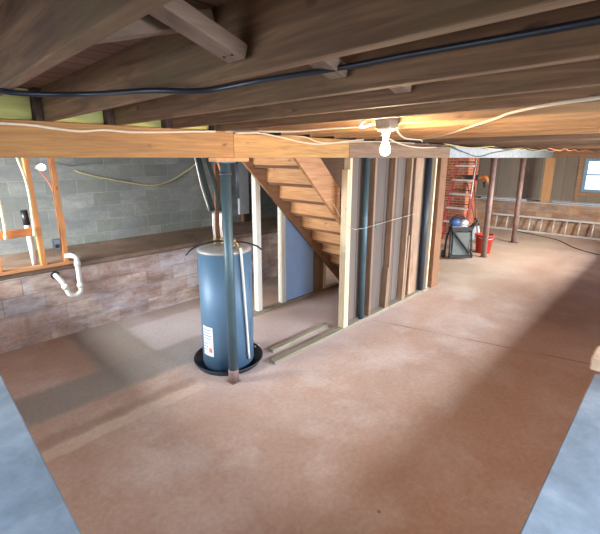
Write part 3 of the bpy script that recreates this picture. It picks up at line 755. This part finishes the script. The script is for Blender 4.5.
b = B(); b.tube([(2.12, 1.52, 2.325), (2.15, 1.56, 2.30), (2.2, 1.56, 2.30), (2.23, 1.52, 2.32)], .012, 10, 5); obj('cable_clamp', b, M['porcelain'], None, 'white curled connector on the left of the bulb box', 'connector')
cable([(2.35, 1.42, 2.30), (2.7, 1.6, 2.275), (3.1, 1.78, 2.262), (3.5, 1.92, 2.27), (4.0, 2.1, 2.285), (4.05, 2.12, 2.29)], .007, M['romex'], 'white cable sagging from the bulb box towards the cable crossing')
cable([(4.6, 2.4, 2.29), (4.1, 2.14, 2.296), (3.5, 1.62, 2.297), (2.7, 1.08, 2.297), (2.3, .8, 2.3), (2.0, .62, 2.298), (1.8, .42, 2.298), (1.69, .2, 2.298), (1.6, -.1, 2.3)], .007, M['romex'], 'white cable crossing the lit joists to the right edge')
cable([(3.0, 1.95, 2.29), (3.6, 2.1, 2.23), (4.4, 2.35, 2.22), (5.3, 2.6, 2.24), (6.0, 2.74, 2.28), (6.4, 2.82, 2.295)], .007, M['romex'], 'lower white cable looping behind the bulb to the white beam')
cable([(4.0, 2.1, 2.29), (4.7, 2.35, 2.26), (5.5, 2.6, 2.25), (6.2, 2.75, 2.27), (6.9, 2.84, 2.2), (7.6, 2.84, 2.12), (8.4, 2.84, 2.2), (9.6, 2.82, 2.28)], .007, M['black_rubber'], 'dark cable drooping across the face of the white beam')
cable([(2.05, 2.745, 2.3), (2.3, 2.745, 2.31), (2.55, 2.745, 2.285), (2.8, 2.745, 2.25), (3.05, 2.745, 2.235), (3.3, 2.745, 2.25), (3.55, 2.745, 2.28), (3.8, 2.7, 2.3)], .007, M['romex'], 'white cable dipping over the beam front just right of the splice')
cable([(2.6, 2.9, 2.305), (2.85, 2.745, 2.3), (3.05, 2.745, 2.26), (3.25, 2.745, 2.25), (3.6, 2.745, 2.27), (4.2, 2.7, 2.29), (5.0, 2.72, 2.29)], .006, M['romex'], 'second thinner white cable draped on the beam above the stair')
for i, (y, zz, x0, x1, mt, lb) in enumerate(((2.55, 2.288, 5.5, 13.5, 'romex_y', 'long yellowish cable under the far joists in front of the white beam'),
      (2.3, 2.29, 6.6, 13.5, 'black_rubber', 'long dark cable under the far joists, nearest the window'),
      (2.7, 2.285, 7.4, 13.5, 'romex', 'long pale cable under the far joists beside the white beam'),
      (3.2, 2.288, 6.6, 13.5, 'black_rubber', 'long dark cable under the far joists behind the white beam'),
      (1.9, 2.275, 8.5, 13.5, 'salmon', 'pinkish cable under the far joists leading to the window header'))):
    pts = []; n = 9
    for j in range(n+1):
        pts.append((x0+(x1-x0)*j/n, y+random.uniform(-.06, .06), zz-(.0 if j % 2 == 0 else random.uniform(.015, .05))))
    cable(pts, .009, M[mt], lb, 5)

# ------------------------------------------------------------------ far room
# ladder lying on its side against the far ledge
La = empty('extension_ladder', (12.65, 1.8, 0), 'aluminium ladder on its side leaning on the far block ledge', 'ladder')
def lad(t, y): return (12.60+.1*t, y, .035+.40*t)
b = B(); b.bar(lad(0, .3), lad(0, 4.15), .03, .05); obj('rail', b, M['alu_ladder'], La)
b = B(); b.bar(lad(1, .3), lad(1, 4.15), .03, .05); obj('rail', b, M['alu_ladder'], La)
for i in range(13):
    y = .42+.298*i
    b = B(); b.tube([lad(.08, y), lad(.92, y)], .02, 10); obj('rung', b, M['alu_ladder'], La)
# chimney
Ch = empty('brick_chimney', (10.9, 4.8, 0), 'orange-red brick chimney standing behind the maroon step ladder', 'chimney')
b = B(); b.box(10.6, 10.61, 4.18, 5.0, 0, ZS, 0); obj('brick_face', b, M['brick'], Ch)
b = B(); b.box(10.611, 11.3, 4.18, 5.0, 0, ZS, 0); obj('brick_stack', b, M['brick_x'], Ch)
# step ladder leaning on the chimney
Sl = empty('step_ladder', (10.0, 4.2, 0), 'folded maroon step ladder with silver steps leaning on the chimney', 'ladder')
def sl(t, s): # t up, s 0 right rail .. 1 left rail
    return (9.95+.45*t, 3.86+.1*t*0+ s*(.62-.16*t)+.05*t, .0+2.2*t)
for s in (0, 1):
    b = B(); b.bar(sl(0, s), sl(1, s), .03, .085, (1, 0, 0)); obj('side_rail', b, M['maroon'], Sl)
    b = B(); b.bar(Vector(sl(0, s))+Vector((.09, 0, 0)), Vector(sl(.93, s))+Vector((.06, 0, 0)), .025, .04, (1, 0, 0)); obj('rear_rail', b, M['maroon'], Sl)
for i in range(5):
    t = (.355*(i+1)+.12)/2.2; p = Vector(sl(t, 0)); q = Vector(sl(t, 1))
    b = B(); b.bar(p-Vector((.02, 0, 0)), q-Vector((.02, 0, 0)), .1, .045); obj('step', b, M['alu'], Sl)
    b = B(); b.bar(p+Vector((.08, 0, .1)), q+Vector((.08, 0, .1)), .02, .02); obj('rear_brace', b, M['black_plastic'], Sl)
b = B(); b.bar(Vector(sl(1, -.05)), Vector(sl(1, 1.05)), .16, .04); obj('top_cap', b, M['orange_plastic'], Sl)
b = B(); b.bar(Vector(sl(.5, 0))-Vector((.04, .02, 0)), Vector(sl(.95, 0))-Vector((.04, .02, 0)), .02, .02, (1, 0, 0)); obj('edge_guard', b, M['alu'], Sl)
# tool hung on chimney corner
To = empty('power_tool', (10.58, 4.02, 1.5), 'black and orange power tool hanging at the chimney corner', 'power tool')
b = B(); b.box(10.5, 10.6, 3.86, 4.2, 1.53, 1.66, .02); obj('tool_body', b, M['black_plastic'], To)
b = B(); b.tube([(10.56, 3.88, 1.6), (10.56, 3.74, 1.62), (10.56, 3.66, 1.55), (10.56, 3.62, 1.42)], [.05, .06, .05, .03], 12, 4); obj('tool_handle', b, M['orange_plastic'], To)
b = B(); b.tube([(10.56, 3.74, 1.5), (10.56, 3.7, 1.36)], .03, 10); obj('battery', b, M['black_plastic'], To)
# broom and mop
Br = empty('broom', (10.2, 3.72, 0), 'brown-handled broom with dark green bristles leaning on the chimney corner', 'broom')
b = B(); b.tube([(10.16, 3.62, .22), (10.54, 3.97, 1.47)], .016, 10); obj('handle', b, M['stick'], Br)
b = B(); b.bar((10.06, 3.6, .2), (10.22, 3.66, .2), .06, .05, (0, 0, 1), .008); obj('head', b, M['black_plastic'], Br)
b = B()
for i in range(9): b.tube([(10.065+.018*i, 3.602+.0068*i, .19), (10.055+.02*i, 3.59+.0068*i, .0)], [.016, .022], 8)
obj('bristles', b, M['broom_green'], Br)
Mo = empty('mop', (10.42, 3.78, 0), 'mop with hanging white strands beside the broom and bucket', 'mop')
b = B(); b.tube([(10.42, 3.78, .42), (10.58, 4.16, 1.44)], .014, 10); obj('handle', b, M['stick'], Mo)
b = B(); b.box(10.36, 10.48, 3.7, 3.86, .38, .44, .01); obj('clamp', b, M['black_plastic'], Mo)
b = B()
for i in range(10):
    y = 3.66+.026*i; b.tube([(10.42, y*.6+3.78*.4, .39), (10.39, y, .22), (10.38+.01*(i % 3), y-.02, .012)], .014, 7, 3)
obj('strands', b, M['mop_white'], Mo)
# bucket
Bu = empty('bucket', (9.15, 3.03, 0), 'red plastic bucket on the floor behind a rusty post', 'bucket')
b = B(); b.lathe((9.15, 3.1, 0), [(0, 0), (.15, 0), (.19, .40), (.2, .40), (.2, .42), (.18, .42), (.142, .015), (0, .015)], 32); obj('pail', b, M['red_plastic'], Bu)
b = B(); b.tube([(9.15+.2*math.cos(a), 3.1+.2*math.sin(a), .4-.06*math.sin((a-2.4)*1.0)) for a in [2.4+PI*i/10 for i in range(11)]], .005, 8); obj('handle', b, M['alu'], Bu)
# folded work stand with blue tool
Ct = empty('work_stand', (8.15, 3.3, 0), 'grey and black folded work stand with a blue tool on top', 'work stand')
fx = 8.0
dv = Vector((.32, -.30, 0)).normalized()      # across the front
nv = Vector((-.30, -.32, 0)).normalized()     # towards the camera side
c0 = Vector((8.12, 3.2, 0))
def ct(u, w, z): return c0+dv*u-nv*w+Vector((0, 0, z))
b = B(); b.bar(ct(-.17, .1, .33), ct(.2, .1, .33), .14, .5, (0, 0, 1), .012); obj('body_panel', b, M['grey_panel'], Ct)
for u in (-.235, .24):
    b = B(); b.tube([ct(u, -.02, .05), ct(u*.95, .02, .35), ct(u*.9, .06, .74)], .022, 12, 3); obj('leg', b, M['black_plastic'], Ct)
    b = B(); b.tube([ct(u, .24, .02), ct(u, .2, .4), ct(u*.9, .1, .7)], .02, 12, 3); obj('leg', b, M['black_plastic'], Ct)
b = B(); b.bar(ct(-.2, -.0, .62), ct(.2, -.0, .14), .025, .05, nv); obj('diagonal_brace', b, M['black_plastic'], Ct)
b = B(); b.bar(ct(-.24, 0, .07), ct(.24, 0, .07), .05, .06); obj('lower_bar', b, M['black_plastic'], Ct)
b = B(); b.bar(ct(-.22, .08, .66), ct(.2, .08, .66), .2, .08); obj('top_frame', b, M['black_plastic'], Ct)
b = B(); b.tube([ct(.2, .05, .6), ct(.28, .05, .75), ct(.33, .05, .84), ct(.26, .05, .86)], .022, 12, 4); obj('tilt_handle', b, M['black_plastic'], Ct)
for u in (-.26, .26):
    b = B(); b.lathe(ct(u, .24, .08), [(0, -.02), (.08, -.02), (.08, .02), (0, .02)], 24, dv); obj('wheel', b, M['black_rubber'], Ct)
Sw = empty('power_saw', (8.1, 3.25, .71), 'blue power tool resting on top of the folded work stand', 'power tool')
b = B(); b.lathe(ct(-.14, .08, .79), [(0, -.1), (.06, -.1), (.085, -.04), (.085, .05), (.05, .1), (0, .1)], 20, dv); obj('motor_housing', b, M['blue_plastic'], Sw)
b = B(); b.lathe(ct(.06, .08, .76), [(0, -.015), (.09, -.015), (.09, .02), (0, .02)], 24, nv); obj('blade_guard', b, M['alu'], Sw)
b = B(); b.tube([ct(-.2, .08, .86), ct(-.08, .08, .93), ct(.05, .08, .9), ct(.06, .08, .84)], .02, 10, 4); obj('grip', b, M['black_plastic'], Sw)
b = B(); b.bar(ct(-.22, .08, .705), ct(.12, .08, .705), .18, .012); obj('shoe', b, M['alu'], Sw)
# floor cord and boards on the far ledge
cable([(12.55, 3.4, .008), (12.25, 2.75, .008), (11.9, 2.2, .008), (11.2, 1.75, .008), (10.8, 1.35, .008), (10.7, 1.0, .008), (10.9, .6, .008)], .008, M['black_rubber'], 'dark cord curving over the floor in front of the long ladder', 8, 'power_cable')
b = B(); b.bar((13.0, 3.35, ZL+.02), (12.95, 4.6, ZL+.02), .16, .035); obj('white_board', b, M['white_board'], None, 'white board lying on the far ledge left of the timber post', 'board')
b = B(); b.bar((13.05, 1.0, ZL+.012), (13.1, 2.7, ZL+.012), .2, .02); obj('white_board', b, M['white_board'], None, 'pale board lying on the far ledge beneath the window', 'board')
# tan brick on the right ledge corner
b = B(); b.box(2.72, 2.92, .02, .25, ZL, ZL+.09, .01); obj('loose_brick', b, M['brick_tan'], None, 'tan brick on the end of the blue-grey ledge at the right edge', 'brick')

# ------------------------------------------------------------------ lights
def area(name, loc, rot, sx, sy, power, col, spread=150):
    l = bpy.data.lights.new(name, 'AREA'); l.shape = 'RECTANGLE'; l.size = sx; l.size_y = sy; l.energy = power; l.color = col
    l.spread = math.radians(spread)
    o = bpy.data.objects.new(name, l); COL.objects.link(o); o.location = loc; o.rotation_euler = rot; return o
# daylight arriving at the windows from the sky, so tilted downward
T = math.radians(32)
BLUE = (.66, .82, 1.0)
area('daylight_2', (XW0-.5, 1.65, 1.95), (0, -PI/2+T*1.2, 0), .9, 1.7, 55, BLUE)
area('daylight_3', (XW0-.5, 4.95, 1.95), (0, -PI/2+T*.25, 0), .9, 1.5, 310, (1, .98, .93))
area('daylight_4', (1.3, YW0-.5, 1.95), (PI/2-T, 0, 0), 1.4, .9, 120, (.74, .86, 1))
area('added_daylight_5', (4.9, YW0-.5, 1.95), (PI/2-T*.8, 0, 0), 1.9, .9, 330, (.86, .92, 1))  # added fill for the partition, stair and mid floor, behind the added window
area('daylight_6', (9.2, YW0-.5, 1.95), (PI/2-T*.8, 0, 0), 1.9, .9, 560, (1, .93, .84))

w = bpy.data.worlds.new('sky'); SC.world = w; w.use_nodes = True; nt = w.node_tree; nt.nodes.clear()
o = nt.nodes.new('ShaderNodeOutputWorld'); bg = nt.nodes.new('ShaderNodeBackground')
bg.inputs[0].default_value = (.80, .90, 1, 1); bg.inputs[1].default_value = 2.4
nt.links.new(bg.outputs[0], o.inputs[0])

# ------------------------------------------------------------------ camera
f, px, py, pit, yaw = 392., 297., 249., math.radians(13.1), math.radians(44.7)
cd = bpy.data.cameras.new('camera'); cam = bpy.data.objects.new('camera', cd); COL.objects.link(cam)
cam.location = (0, 0, 2.1); cam.rotation_euler = (PI/2-pit, 0, yaw-PI/2)
cd.sensor_width = 36; cd.sensor_fit = 'HORIZONTAL'; cd.lens = f/600*36
cd.shift_x = (300-px)/600; cd.shift_y = -(267-py)/600; cd.clip_start = .02
SC.camera = cam
SC.view_settings.view_transform = 'Standard'; SC.view_settings.look = 'None'; SC.view_settings.exposure = 0.6; SC.view_settings.gamma = 1
SC.view_settings.use_curve_mapping = False
try:
    SC.cycles.use_denoising = True; SC.cycles.max_bounces = 10; SC.cycles.diffuse_bounces = 6; SC.cycles.sample_clamp_indirect = 6
except Exception: pass
